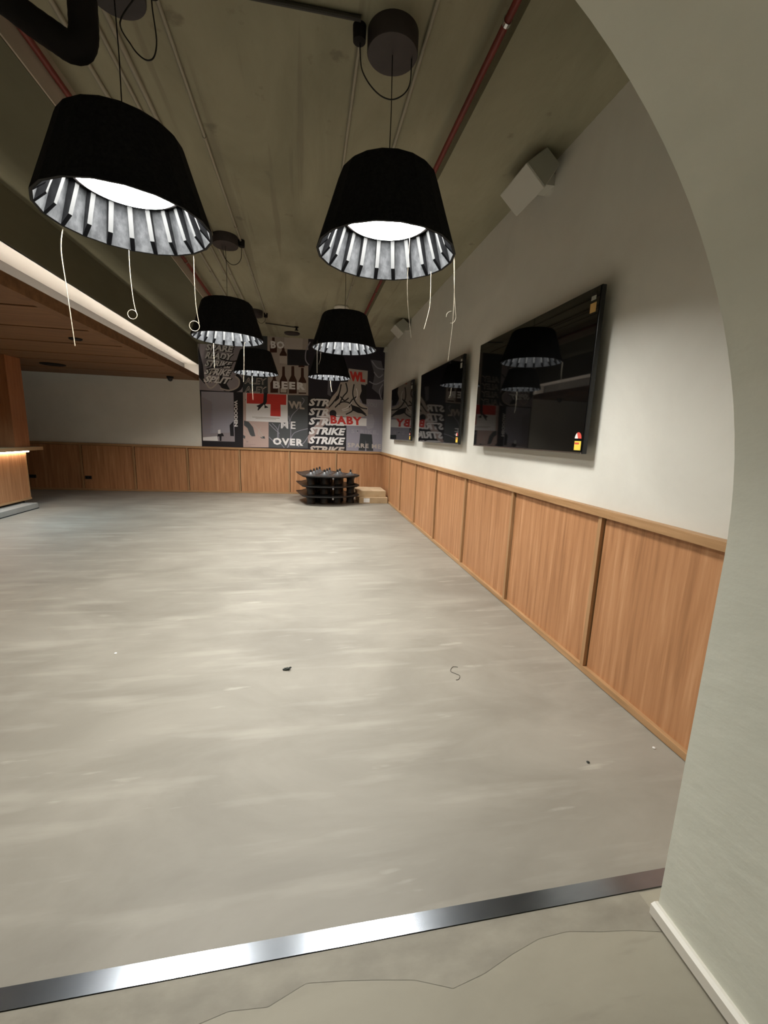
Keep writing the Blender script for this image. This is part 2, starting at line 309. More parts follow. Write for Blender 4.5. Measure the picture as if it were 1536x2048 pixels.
# ------------------------------------------------------------------ pendant lamps
ZB, ZT = 2.558, 2.961
RP = [(.41, ZB), (.376, 2.66), (.342, 2.76), (.312, 2.85), (.289, 2.92), (.279, 2.945), (.262, ZT)]
NR = 20
def make_lamp():
    t = thing('pendant_lamp', 'x', 'pendant lamp', (0, 0, ZB))
    z0 = ZB
    pr = [(r, z - z0) for r, z in RP]
    out = MB().lathe(pr, NR, capb=False, capt=False)
    out.lathe([(r - .009, z) for r, z in pr], NR, capb=False, capt=False)
    out.lathe([pr[-1], (pr[-1][0] - .009, pr[-1][1])], NR, capb=False, capt=False)
    out.lathe([(.262, ZT - z0 - .002), (.02, ZT - z0 + .002)], NR, capb=False, capt=True)
    out.build('shade', 'felt', t)
    li = MB().lathe([(r - .0095, z) for r, z in pr[:-1]], NR, capb=False, capt=False)
    li.lathe([(r - .014, z) for r, z in pr[:-1]], NR, capb=False, capt=False)
    li.lathe([(pr[0][0], -.0015), (pr[0][0] - .014, -.0015)], NR, capb=False, capt=False)
    li.build('lining', 'lining', t)
    MB().lathe([(.4105, -.0012), (.402, -.0022), (.396, .004)], NR, capb=False, capt=False).build('rim_edge', 'ribedge', t)
    for k in range(NR):
        a = 2 * PI * k / NR; ca, sa = math.cos(a), math.sin(a); h = .0120
        prof = [(.400, .0), (.352, .062), (.276, .30), (.262, .36), (.285, .36), (.3, .30), (.33, .2), (.366, .1)]
        prof = [(.3955, -.001), (.343, .050), (.290, .180), (.262, .26), (.25, .37), (.268, .382), (.302, .29), (.332, .2), (.366, .1)]
        b = MB(); n = len(prof)
        vs = [(r * ca - s * h * sa, r * sa + s * h * ca, z) for s in (-1, 1) for r, z in prof]
        b.add(vs, [tuple(range(n - 1, -1, -1)), tuple(range(n, 2 * n))]); b.mi = [2, 2]
        for i in range(n):
            b.f.append((i, (i + 1) % n, (i + 1) % n + n, i + n)); b.mi.append(1 if i == 0 else 0)
        b.build('rib', ['ribedge', 'ribtip', 'ribside'], t)
    zd = 2.75 - z0
    b = MB().lathe([(.252, zd - .004), (.262, zd - .004), (.262, zd + .05), (.2, zd + .19), (.05, zd + .195)], 40, capb=False)
    b.build('light_housing', 'blackmatte', t, smooth=True)
    MB().lathe([(.2515, zd), (.235, zd - .014), (.19, zd - .030), (.11, zd - .042), (.01, zd - .046)], 40, capb=False, capt=True).build('diffuser', 'diff', t)
    return t
def finish_lamp(t, zc, swing=0.0):
    z0 = ZB
    top = zc - z0
    MB().tube([(swing, 0, ZT - z0), (swing * .6 + .004, .002, (ZT - z0 + top) / 2), (0, 0, top - .095)], .0028, 6).build('suspension_cable', 'blackmatte', t)
    r = MB().lathe([(.136, -.098), (.14, -.092), (.14, 0)], 40, c=(0, 0, top)).build('ceiling_rose', 'rose', t, smooth=True)
    return t
LAMPS = [((.46, 2.665), 'near-right black pendant lamp with pale ribbed lining, hanging in front of the televisions'),
         ((-.924, 2.64), 'largest black pendant lamp, at the upper left, with a glowing disc and ringed wires below'),
         ((-.918, 5.45), 'black pendant lamp second in the left row, behind the big upper-left one'),
         ((.462, 5.53), 'black pendant lamp second in the right row, in front of the mural'),
         ((-.94, 8.41), 'farthest lamp of the left row, small against the mural beer bottles'),
         ((.42, 8.38), 'farthest lamp of the right row, tucked beneath the second right lamp')]
proto = make_lamp()
for i, ((x, y), lab) in enumerate(LAMPS):
    if i == 0: t = proto
    else:
        t = proto.copy(); C.objects.link(t)
        for ch in [c for c in proto.children if c.name.split('.')[0] in ('shade', 'lining', 'rib', 'rim_edge', 'light_housing', 'diffuser')]:
            c = ch.copy(); C.objects.link(c); c.parent = t
    t.location = (x, y, ZB); tag(t, lab, 'pendant lamp', 'black felt pendant lamps')
roots = [proto] + [o for o in C.objects if o.name.startswith('pendant_lamp') and o != proto]
for t in roots: finish_lamp(t, ZC)

# power cords from the ceiling sockets to the roses
def cordset(sock, pts, lab1, lamp):
    t = thing('ceiling_socket', lab1, 'ceiling socket', sock, 'ceiling sockets of the lamps')
    MB().lathe([(.022, -.075), (.034, -.07), (.036, -.02), (.036, 0)], 20).build('body', 'blackmatte', t, smooth=True)
    rel(MB().tube(spline(pts), .0035, 6), lamp).build('power_cord', 'black', lamp)
cordset((.275, 2.66, ZC), [(.278, 2.66, 3.585), (.281, 2.66, 3.54), (.293, 2.66, 3.463), (.339, 2.66, 3.40), (.402, 2.66, 3.358), (.468, 2.66, 3.351), (.532, 2.66, 3.388), (.564, 2.66, 3.448), (.568, 2.66, 3.56)],
        'small black ceiling socket left of the near-right lamp rose', roots[0])
cordset((-.755, 2.64, ZC), [(-.83, 2.64, 3.562), (-.905, 2.64, 3.446), (-.861, 2.64, 3.361), (-.823, 2.64, 3.321), (-.785, 2.64, 3.309), (-.756, 2.64, 3.333), (-.742, 2.64, 3.403), (-.753, 2.64, 3.526), (-.755, 2.64, 3.585)],
        'black ceiling socket at the top edge beside the upper-left lamp rose', roots[1])
cordset((-.748, 5.5, ZC), [(-.95, 5.45, 3.565), (-.95, 5.5, 3.499), (-.925, 5.5, 3.439), (-.866, 5.5, 3.392), (-.804, 5.5, 3.403), (-.758, 5.5, 3.466), (-.75, 5.5, 3.585)],
        'small black ceiling socket beside the second left lamp rose', roots[2])
cordset((-.76, 8.53, ZC), [(-.93, 8.41, 3.562), (-.90, 8.45, 3.50), (-.84, 8.5, 3.47), (-.78, 8.53, 3.52), (-.76, 8.53, 3.585)],
        'tiny black ceiling socket beside the farthest left lamp rose', roots[4])

# pale wires hanging out of the shades
def ring(c, r, n=26, a0=0, a1=2 * PI, ax=(1, 0, 0)): return [(c[0] + r * math.cos(a0 + (a1 - a0) * i / n), c[1], c[2] + r * math.sin(a0 + (a1 - a0) * i / n)) for i in range(n + 1)]
wires = [
 ([(.575, 2.55, 2.70), (.575, 2.55, 2.66), (.574, 2.55, 2.552), (.572, 2.55, 2.393), (.581, 2.55, 2.259), (.608, 2.55, 2.08)], None, 1.0, 'curved pale wire hanging left-most under the near-right lamp'),
 ([(.796, 2.855, 2.6), (.797, 2.861, 2.562), (.802, 2.861, 2.426), (.797, 2.861, 2.333), (.769, 2.861, 2.211)], None, .9, 'short pale wire curving back under the middle of the near-right lamp rim'),
 ([(.85, 2.58, 2.6), (.858, 2.578, 2.55), (.866, 2.578, 2.431), (.871, 2.578, 2.32), (.871, 2.578, 2.178), (.863, 2.578, 2.062), (.856, 2.578, 1.968)], None, 1.0, 'longest pale wire under the right edge of the near-right lamp'),
 ([(.852, 2.59, 2.6), (.858, 2.59, 2.55), (.875, 2.59, 2.362), (.888, 2.59, 2.265), (.894, 2.59, 2.231), (.889, 2.59, 2.208), (.874, 2.59, 2.192), (.860, 2.59, 2.191)], ((.862, 2.59, 2.228), .03, PI * .5, PI * 1.05), .9, 'pale wire ending in an open hook at the right edge of the near-right lamp'),
 ([(-1.290, 2.786, 2.6), (-1.315, 2.791, 2.55), (-1.333, 2.791, 2.442), (-1.325, 2.791, 2.265), (-1.317, 2.791, 2.109), (-1.309, 2.791, 1.943)], None, 1.7, 'long straight pale wire hanging left of the others under the upper-left lamp'),
 ([(-1.063, 3.0, 2.6), (-1.068, 3.011, 2.548), (-1.07, 3.011, 2.444), (-1.066, 3.011, 2.331), (-1.058, 3.011, 2.24), (-1.047, 3.011, 2.194)], ((-1.073, 3.011, 2.189), .027, 0, 2 * PI), 1.2, 'pale wire ending in a ring below the middle of the upper-left lamp'),
 ([(-.695, 2.967, 2.6), (-.690, 2.977, 2.55), (-.692, 2.977, 2.413), (-.689, 2.977, 2.268), (-.6755, 2.977, 2.16)], ((-.7035, 2.977, 2.142), .030, 0, 2 * PI), 1.2, 'pale wire ending in a ring in front of the second left lamp shade'),
 ([(-1.148, 5.76, 2.6), (-1.149, 5.77, 2.562), (-1.151, 5.77, 2.449), (-1.149, 5.77, 2.264)], None, 1.5, 'pale wire hanging through the opening of the second left lamp'),
 ([(-.775, 5.79, 2.6), (-.791, 5.812, 2.55), (-.797, 5.812, 2.328), (-.808, 5.812, 2.118)], None, 1.4, 'pale wire hanging from the right part of the second left lamp rim'),
 ([(.122, 5.34, 2.6), (.117, 5.31, 2.55), (.1165, 5.31, 2.448), (.1173, 5.31, 2.2175)], None, 1.4, 'longer pale wire under the left edge of the second right lamp'),
 ([(.165, 5.29, 2.6), (.159, 5.26, 2.55), (.158, 5.26, 2.43), (.152, 5.26, 2.36), (.135, 5.26, 2.31)], None, 1.2, 'shorter pale wire under the left edge of the second right lamp'),
 ([(-1.062, 8.776, 2.6), (-1.058, 8.788, 2.55), (-1.06, 8.788, 2.339), (-1.051, 8.788, 2.102)], None, 1.8, 'pale wire hanging from the farthest left lamp'),
 ([(.461, 8.764, 2.6), (.464, 8.776, 2.555), (.475, 8.776, 2.422), (.497, 8.776, 2.335)], None, 1.8, 'pale wire hanging from the farthest right lamp')]
for pts, rg, r, lab in wires:
    b = MB().tube(spline(pts), r * .0014, 6)
    if rg: b.tube(ring(rg[0], rg[1], a0=rg[2], a1=rg[3]), r * .0014, 6)
    o = b.build('hanging_wire', 'cord', smooth=True); tag(o, lab, 'wire', 'pale wires hanging from the lamps')

# ------------------------------------------------------------------ ceiling services
def pipe(name, x, z, y0, y1, r, m, lab, cat, clips=()):
    t = thing(name, lab, cat, (x, y0, z))
    rel(MB().tube([(x, y0, z), (x, (y0 + y1) / 2, z), (x, y1, z)], r, 12), t).build('tube', m, t, smooth=True)
    for y in clips: rel(MB().tube([(x, y - .012, z), (x, y + .012, z)], r + .005, 12).box(x - .006, x + .006, y - .008, y + .008, z, z + .04), t).build('clip', 'chrome' if name == 'sprinkler_pipe' else m, t)
pipe('sprinkler_pipe', -1.485, 3.545, .92, 10.4, .019, 'redpipe', 'red sprinkler pipe along the left side of the ceiling', 'pipe', (2.0, 4.0, 6.0, 8.0))
pipe('sprinkler_pipe', .975, 3.545, .92, 10.3, .019, 'redpipe', 'red sprinkler pipe along the right side of the ceiling', 'pipe', (2.33, 4.4, 6.4, 8.4))
for x, y0, y1, r, lab in [(-1.30, .95, 8.4, .014, 'pale conduit nearest the left red pipe'), (-1.13, .95, 8.4, .012, 'pale conduit second from the left red pipe'), (-1.045, .95, 10.3, .016, 'pale conduit passing under the left lamp roses'),
                          (-.755, .95, 8.53, .011, 'pale conduit running to the small sockets of the left row'), (.285, 2.72, 5.4, .010, 'thin conduit running back from the near-right socket'),
                          (.64, .95, 10.2, .011, 'thin conduit passing right of the right lamp roses')]:
    pipe('conduit', x, ZC - r - .004, y0, y1, r, 'conduit', lab + ' on the ceiling', 'conduit', [y0 + 1.4 * k for k in range(1, int((y1 - y0) / 1.4) + 1)])
o = MB().tube([(-.74, 2.62, 3.645), (.275, 2.60, 3.645)], .013, 10).build('conduit', 'darkconduit'); tag(o, 'dark conduit crossing the ceiling between the two near lamp sockets', 'conduit')
o = MB().tube([(-.83, 9.2, 3.645), (-.23, 9.36, 3.645)], .010, 8).build('conduit', 'darkconduit'); tag(o, 'short dark conduit on the ceiling above the mural', 'conduit')
t = thing('sprinkler', 'small dark sprinkler head at the end of the short conduit above the mural', 'sprinkler', (-.22, 9.36, ZC))
MB().lathe([(.045, 0), (.045, -.012), (.02, -.02), (.018, -.06), (.04, -.065), (.04, -.07)], 18).build('body', 'blackmatte', t, smooth=True)
t = thing('smoke_detector', 'pale round smoke detector on the ceiling above the second right lamp', 'smoke detector', (.58, 7.7, ZC))
MB().lathe([(.12, 0), (.13, -.02), (.12, -.05), (.08, -.075), (.03, -.08)], 28).build('base', 'skirt', t, smooth=True)
t = thing('ceiling_grille', 'flat dark round grille on the ceiling above the mural bottles', 'ceiling grille', (-.33, 9.95, ZC))
MB().lathe([(.17, 0), (.17, -.02), (.15, -.03), (.03, -.03)], 28).build('grille', 'rose', t, smooth=True)
hp = spline([(-1.75, 2.38, 3.37), (-1.45, 2.40, 3.34), (-1.30, 2.40, 3.285), (-1.18, 2.4, 3.215), (-1.09, 2.4, 3.168), (-1.035, 2.4, 3.142), (-.995, 2.4, 3.150), (-.975, 2.4, 3.19), (-.970, 2.4, 3.26), (-.968, 2.4, 3.40), (-.965, 2.4, 3.665)], 5)
b = MB(); rr = [.056 + (.0012 if i % 2 else -.0) for i in range(len(hp))]
o = b.tube(hp, rr, 16).build('flexible_hose', 'blackmatte', smooth=True); tag(o, 'thick black flexible hose bending down from the ceiling in the upper left corner', 'hose')
def wall_speaker(y, s, lab):
    q = [(1.53, 3.444), (1.683, 3.570), (1.798, 3.474), (1.69, 3.306)]
    t = thing('wall_speaker', lab, 'speaker', (1.68, y, 3.44), 'off-white speakers high on the right wall')
    rel(MB().prism(q, y, y + .42 * s), t).build('cabinet', 'speaker', t, bevel=.008)
    cx, cz = sum(a for a, _ in q) / 4, sum(c for _, c in q) / 4
    rel(MB().prism([(cx + (a - cx) * .93, cz + (c - cz) * .93) for a, c in q], y - .006, y - .0), t).build('end_cap', 'speakergrille', t, bevel=.002)
    rel(MB().prism([(1.74, 3.40), (XR, 3.40), (XR, 3.48), (1.76, 3.48)], y + .12, y + .26), t).build('bracket', 'speaker', t)
wall_speaker(3.13, 1, 'near off-white box speaker tilted in the corner of right wall and ceiling')
wall_speaker(7.7, 1, 'far off-white box speaker high on the right wall above the small televisions')
t = thing('wall_sensor', 'tiny pale sensor in the far right corner under the ceiling', 'sensor', (XR, 10.0, 3.46))
MB().prism([(-.09, -.04), (0, -.06), (0, .06), (-.07, .05)], -.05, .05).build('body', 'speaker', t, bevel=.005)

# ------------------------------------------------------------------ televisions
def tv(y0, y1, lab, first):
    z0, z1, xf = 1.428, 2.445, 1.743
    t = thing('television', lab, 'television', (XR, (y0 + y1) / 2, z0), 'black televisions on the right wall')
    def rb(*a): return rel(MB().box(*a), t)
    rb(xf + .004, xf + .034, y0, y1, z0, z1).build('housing', 'frame', t, bevel=.003)
    rb(xf, xf + .0038, y0 + .008, y1 - .008, z0 + .014, z1 - .008).build('screen', 'screen', t)
    rb(xf - .003, xf + .006, y0 + .01, y1 - .01, z0 + .001, z0 + .010).build('lower_trim', 'chrome', t)
    rb(xf + .034, XR, (y0 + y1) / 2 - .3, (y0 + y1) / 2 + .3, z0 + .3, z0 + .75).build('wall_bracket', 'blackmatte', t)
    # stickers at the near edge
    ys = y0 + .02
    st = rb(xf - .0012, xf - .0002, ys, ys + .068, z0 + .022, z0 + .082).build('energy_label', 'yellow', t); st['label'] = 'yellow energy label'
    sy, sz = ys + .036, z0 + .098
    for n_, m_, a0, a1 in (('rating_dome', 'red', PI * .35, PI), ('rating_dome', 'white', 0, PI * .35)):
        poly = [(sy, sz)] + [(sy + .034 * math.cos(a), sz + .040 * math.sin(a)) for a in [a0 + (a1 - a0) * i / 10 for i in range(11)]]
        o = rel(MB().prism(poly, xf - .0012, xf - .0002, f=lambda a, b_, c: (c, a, b_)), t).build(n_, m_, t)
    rb(xf - .0016, xf - .0012, ys + .02, ys + .065, z0 + .06, z0 + .072).build('label_print', 'red', t)
    rb(xf - .0012, xf - .0002, ys + .012, ys + .068, z1 - .148, z1 - .092).build('corner_sticker', 'ochre' if first else 'speakergrille', t)
    rb(xf - .0012, xf - .0002, ys + .02, ys + .065, z1 - .075, z1 - .05).build('corner_sticker', 'speakergrille', t)
    rb(xf - .0012, xf - .0002, ys + .02, ys + .065, z1 - .045, z1 - .025).build('corner_sticker', 'frame', t)
tv(2.425, 4.237, 'nearest and largest-looking black television on the right wall', True)
tv(4.696, 6.508, 'middle black television of the three on the right wall', False)
tv(7.02, 8.83, 'farthest black television on the right wall, next to the mural corner', False)

# ------------------------------------------------------------------ bar, step and column at the left
t = thing('bar_counter', 'timber bar counter with a glowing strip under its worktop at the left edge', 'bar counter', (-4.95, 8.5, 0))
def rb(*a): return rel(MB().box(*a), t)
rb(-6.0, -4.965, 3.0, 8.52, .16, .985).build('carcass', 'panel', t)
for i in range(5):
    a = 3.05 + i * 1.09; rb(-4.963, -4.95, a + .012, a + 1.09 - .012, .175, .975).build('front_panel', 'panel', t)
for i in range(6):
    a = 3.05 + i * 1.09; rb(-4.963, -4.944, a - .011, min(a + .011, 8.52), .175, .975).build('batten', 'oakz', t)
rb(-4.963, -4.940, 3.0, 8.525, .14, .174).build('bottom_rail', 'oakx', t)
rb(-5.9, -5.02, 3.0, 8.45, 0.0, .139).build('plinth', 'blackmatte', t)
rb(-6.1, -4.82, 2.9, 8.80, 1.02, 1.08).build('worktop', 'oakx', t, bevel=.004)
rb(-4.935, -4.915, 3.0, 8.55, .992, 1.008).build('light_strip', 'ledbar', t)['label'] = 'glowing warm light strip'
rb(-6.0, -4.97, 3.0, 8.5, .986, 1.02).build('subtop', 'blackmatte', t)
t = thing('bar_step', 'low grey step along the foot of the bar', 'step', (-4.75, 8.3, 0))
rb(-5.01, -4.75, 2.9, 8.34, 0.0, .10).build('riser', 'step', t, bevel=.006)
rb(-4.752, -4.744, 2.9, 8.345, 0.0, .012).build('foot_strip', 'blackmatte', t)
t = thing('timber_column', 'reddish timber-clad column rising from the bar to the timber ceiling', 'column', (-5.2, 8.2, 1.08))
rb(-5.42, -4.915, 8.2, 8.6, 1.081, 2.60).build('cladding', 'redwood', t, bevel=.004)
rb(-4.93, -4.908, 8.192, 8.215, 1.081, 2.60).build('corner_trim', 'redwood', t)

# ------------------------------------------------------------------ pin decks and cartons at the back right
A0, VA, VB = Vector((.08, 8.995, 0)), Vector((.291, .072, 0)), Vector((.07, .282, 0))
spots = [A0 + VA * i + VB * j for j in range(4) for i in range(4 - j)]
ctr = Vector((.44, 9.35, 0))
outline = [(-.24, 9.46), (-.21, 9.26), (-.10, 8.78), (.02, 8.66), (.22, 8.61), (.50, 8.59), (.72, 8.63), (.86, 8.74), (1.11, 8.87), (1.08, 9.12), (.86, 9.55), (.62, 9.98), (.45, 10.08), (.15, 10.06), (-.02, 9.95), (-.12, 9.68)]
def deck(z, lab, pegs):
    t = thing('pin_deck', lab, 'pin deck', (ctr.x, ctr.y, z - .20), 'stacked black pin decks')
    zz = .195
    b = MB(); n = len(outline); vs = []
    for s, dz in ((1.0, .014), (1.0, -.006), (.93, -.024), (.93, .004)):
        for x, y in outline:
            lift = .02 if x < -.15 or x > 1.05 else 0
            vs.append(((x - ctr.x) * s, (y - ctr.y) * s, zz + dz + (lift if s == 1.0 else 0)))
    fs = [(i + a * n, (i + 1) % n + a * n, (i + 1) % n + a * n + n, i + a * n + n) for a in range(2) for i in range(n)]
    fs += [(i, (i + 1) % n, (i + 1) % n + 3 * n, i + 3 * n) for i in range(n)]
    fs += [tuple(2 * n + i for i in range(n)), tuple(3 * n + i for i in range(n))]
    b.add(vs, fs).build('plate', 'deck', t)
    for p in spots:
        c = (p.x - ctr.x, p.y - ctr.y, 0)
        MB().lathe([(.092, .0), (.088, .02), (.082, .08), (.092, .12), (.115, .155), (.14, zz - .02)], 20, c=c).build('cup', 'deck', t, smooth=True)
        if pegs:
            g = MB().lathe([(.105, zz + .004), (.085, zz + .016), (.05, zz + .034), (.028, zz + .06), (.02, zz + .066)], 20, c=c, capb=False).build('pin_socket', 'peg', t, smooth=True)
            MB().lathe([(.016, zz + .06), (.021, zz + .075), (.022, zz + .1), (.016, zz + .118), (.006, zz + .122)], 14, c=c).build('knob', 'black', g, smooth=True)
    hx, hy = .53 - ctr.x, 8.585 - ctr.y
    MB().box(hx - .02, hx + .02, hy - .012, hy + .03, zz - .03, zz + .02).build('hinge', 'deck', t)
    MB().box(hx - .012, hx + .018, hy - .014, hy - .008, zz - .045, zz - .012).build('tab', 'peg', t)['label'] = 'small silver tab'
deck(.20, 'black plastic bowling pin deck at the bottom of the stack, on the floor', False)
deck(.410, 'black plastic bowling pin deck in the middle of the stack', False)
deck(.620, 'top black pin deck of the stack, with ten shiny cone sockets showing', True)
def carton(x0, x1, y0, y1, z0, z1, lab, label_sheet):
    t = thing('cardboard_box', lab, 'box', ((x0 + x1) / 2, (y0 + y1) / 2, z0), 'flat cartons in the back right corner')
    rel(MB().box(x0, x1, y0, y1, z0, z1), t).build('carton', 'card', t, bevel=.003)
    m = x0 + (x1 - x0) * .52
    rel(MB().box(x0 + .004, m - .003, y0 + .004, y1 - .004, z1, z1 + .006), t).build('flap', 'cardtop', t)
    rel(MB().box(m + .003, x1 - .004, y0 + .004, y1 - .004, z1, z1 + .004), t).build('flap', 'cardtop', t)
    if label_sheet:
        rel(MB().box(x0 + .10, x0 + .235, y0 - .002, y0, z0 + .02, z0 + .115), t).build('address_label', 'white', t)['label'] = 'white address label'
carton(1.14, 1.785, 9.05, 9.78, 0.0, .130, 'lower flat cardboard box with a white label, in the back right corner', True)
carton(1.10, 1.75, 9.12, 9.85, .138, .268, 'upper flat cardboard box lying on the other in the back right corner', False)

# ------------------------------------------------------------------ small litter on the floor
b = MB().tube([(-.15, 2.50, .004), (-.13, 2.49, .006), (-.10, 2.505, .012), (-.115, 2.51, .005)], .005, 6).tube([(-.14, 2.51, .005), (-.105, 2.485, .012)], .004, 6).add([(-.15, 2.49, .002), (-.11, 2.485, .003), (-.12, 2.515, .010), (-.145, 2.51, .004)], [(0, 1, 2, 3)])
o = b.build('scrap', 'dirt'); tag(o, 'small dark green-black scrap lying on the middle of the floor', 'litter')
b = MB().tube(spline([(.99, 2.39, .002), (.955, 2.395, .003), (.925, 2.35, .002), (.945, 2.32, .002), (.965, 2.29, .003), (.945, 2.255, .002), (.925, 2.25, .002)], 6), .0016, 5)
o = b.build('wire_offcut', 'darkconduit'); tag(o, 'thin S-shaped wire offcut lying on the floor', 'litter')
o = MB().lathe([(.006, 0), (.008, .003), (.004, .006)], 8, c=(1.321, 1.518, 0)).build('pebble', 'dirt'); tag(o, 'tiny dark crumb on the floor near the wainscot end', 'litter')
o = MB().lathe([(.006, 0), (.008, .003), (.004, .006)], 8, c=(1.72, 1.555, 0)).build('pebble', 'white'); tag(o, 'tiny white crumb at the foot of the nearest wainscot panel', 'litter')
o = MB().lathe([(.008, 0), (.009, .003), (.004, .006)], 8, c=(-1.262, 2.837, 0)).build('pebble', 'white'); tag(o, 'tiny white crumb on the left part of the floor', 'litter')

# ------------------------------------------------------------------ mural: posters printed on the back wall
HM = [0.003021029610303868, 4.257549138233786e-06, -2.5902725385482444, 5.425153163638157e-05, -0.003101540097212448, 3.9021471544207063, -3.556275576492139e-05, -5.429736516497686e-05]
def mw(x, y):
    d = HM[6] * x + HM[7] * y + 1
    return (HM[0] * x + HM[1] * y + HM[2]) / d, (HM[3] * x + HM[4] * y + HM[5]) / d
mural = thing('wall_mural', 'collage mural of overlapping bowling and beer posters on the back wall', 'mural', BW(-.3, 1.1))
ML = [0]
def shape(pts, m, parent, name, off, th=.0008):
    w_ = [mw(x, y) for x, y in pts]
    w_ = [(max(a, -2.452), min(max(c, 1.1), ZC)) for a, c in w_]
    n = len(w_); vs = [BW(a, c, off) for a, c in w_] + [BW(a, c, off - th) for a, c in w_]
    bm = MB().add(vs, [tuple(range(n)), tuple(range(2 * n - 1, n - 1, -1))] + [(i, i + n, (i + 1) % n + n, (i + 1) % n) for i in range(n)])
    d = P(mural); bm.v = [(v[0] - d.x, v[1] - d.y, v[2] - d.z) for v in bm.v]
    return bm if name is None else bm.build(name, m, parent)
def shapes(lst, m, parent, name, off):
    for pts in lst: shape(pts, m, parent, name, off)
def stroke(pts, w_, k=4):            # a brushed line as a polygon ribbon in picture units of the poster
    P_ = [Vector((x, y, 0)) for x, y in pts]; S = spline(P_, k) if len(P_) > 2 else P_
    L_, R_ = [], []
    for i, p in enumerate(S):
        t_ = (S[min(i + 1, len(S) - 1)] - S[max(i - 1, 0)]).normalized(); nn = Vector((-t_.y, t_.x, 0)) * w_ / 2
        L_.append((p.x + nn.x, p.y + nn.y)); R_.append((p.x - nn.x, p.y - nn.y))
    return [[L_[i], L_[i + 1], R_[i + 1], R_[i]] for i in range(len(S) - 1)]
def strokes(lst, w_, m, parent, name, off):
    for pts in lst:
        b = MB()
        for q in stroke(pts, w_): s_ = shape(q, m, parent, None, off); b.add(s_.v, s_.f)
        b.build(name, m, parent)
def text(s, bl, br, tl, m, parent, off, bold=.02, name='lettering', spacing=1.0):
    cu = bpy.data.curves.new('t', 'FONT'); cu.body = s; cu.offset = bold; cu.space_character = spacing; cu.resolution_u = 2
    ob = bpy.data.objects.new('t', cu); C.objects.link(ob)
    dg = bpy.context.evaluated_depsgraph_get(); me = bpy.data.meshes.new_from_object(ob.evaluated_get(dg))
    bpy.data.objects.remove(ob); xs = [v.co.x for v in me.vertices]; yy = [v.co.y for v in me.vertices]
    x0, x1, y0_, y1_ = min(xs), max(xs), min(yy), max(yy); d = P(mural)
    for v in me.vertices:
        u, w2 = (v.co.x - x0) / (x1 - x0), (v.co.y - y0_) / (y1_ - y0_)
        px = bl[0] + (br[0] - bl[0]) * u + (tl[0] - bl[0]) * w2; py = bl[1] + (br[1] - bl[1]) * u + (tl[1] - bl[1]) * w2
        a, c = mw(px, py); q = BW(a, c, off); v.co = (q[0] - d.x, q[1] - d.y, q[2] - d.z)
    me.materials.clear(); me.materials.append(M[m]); me.name = name
    o = bpy.data.objects.new(name, me); C.objects.link(o); o.parent = parent
    return o
def poster(pts, m, lab, off=.004):
    o = shape(pts, m, mural, 'poster', off, .0035); o['label'] = lab; return o
def R4(x0, y0, x1, y1, sk=.032): return [(x0, y0 + 0), (x1, y0 + (x1 - x0) * sk), (x1, y1 + (x1 - x0) * sk), (x0, y1)]
# background print behind everything
bg = shape([(60, -60), (1460, -60), (1470, 975), (60, 930)], 'p_deep', mural, 'backing_print', .002, .0015)
# upper row
p = poster([(60, 60), (385, 70), (385, 528), (70, 518)], 'p_mauve', 'pink poster of stacked brush lettering', .004)
shapes([[(60, 190), (95, 330), (110, 470), (60, 420)], [(190, 440), (250, 520), (300, 523), (230, 400)]], 'p_black', p, 'print', .0046)
rows = ['SPARE', 'READY', 'STRIKE', 'STRIKE', 'SPLIT']
for i, s in enumerate(rows):
    y = 225 + i * 58
    text(s, (112 - 4 * i + 6, y), (315 - 8 * i, y + 16), (132, y - 48), 'p_black', p, .0050, .07)
    text(s, (106 - 4 * i + 6, y - 4), (307 - 8 * i, y + 12), (126, y - 50), 'p_white', p, .0056, .04)
strokes([[(100, 430), (150, 500), (210, 440), (195, 380), (140, 395), (160, 460)], [(330, 410), (360, 440), (350, 490), (290, 515), (220, 500)]], 10, 'p_bone', p, 'line_art', .0052)
strokes([[(338, 400), (372, 440), (365, 500), (290, 528)]], 26, 'p_black', p, 'line_art', .0048)
strokes([[(215, 280), (280, 300), (340, 300), (380, 270)], [(120, 360), (160, 350), (230, 340), (300, 330)]], 9, 'p_black', p, 'line_art', .0060)
p = poster([(385, 60), (568, 60), (568, 532), (385, 526)], 'p_ink', 'dark poster with repeated outlined lettering', .0042)
for i in range(5):
    y = 475 + (i - 3) * 62 + 62
    text('ALEY', (398, y - 8), (556, y - 2), (404, y - 54), 'p_bone', p, .0050, .035); text('ALEY', (402, y - 12), (552, y - 6), (408, y - 48), 'p_ink', p, .0056, -.012)
p = poster([(565, 60), (865, 60), (865, 552), (570, 545)], 'p_tan', 'pale poster of a row of brown beer bottles', .0044)
def bottle(cx, by, h, w2):
    return [(cx - w2, by), (cx - w2, by - h * .48), (cx - w2 * .4, by - h * .66), (cx - w2 * .34, by - h), (cx + w2 * .34, by - h), (cx + w2 * .4, by - h * .66), (cx + w2, by - h * .48), (cx + w2, by)]
shapes([bottle(616, 532, 150, 28), bottle(684, 536, 195, 27), bottle(752, 538, 200, 29), bottle(822, 540, 190, 28), bottle(682, 322, 150, 26), bottle(610, 238, 110, 26), bottle(816, 345, 130, 22)], 'p_brown', p, 'bottle_print', .0050)
shapes([R4(655, 262, 710, 320), R4(795, 460, 850, 530), R4(662, 500, 706, 530)], 'p_bone', p, 'bottle_label', .0055)
shapes([R4(712, 215, 865, 330)], 'p_black', p, 'print', .0052)
text('BO', (590, 208), (690, 212), (590, 152), 'p_white', p, .0060, .05, spacing=1.2)
text('BEER', (608, 500), (842, 512), (608, 446), 'p_white', p, .0060, .05, spacing=1.25)
q = shape([(690, 112), (825, 120), (822, 218), (688, 208)], 'p_bone', mural, 'poster', .008, .003); q['label'] = 'blank pale rectangle over the bottle poster'
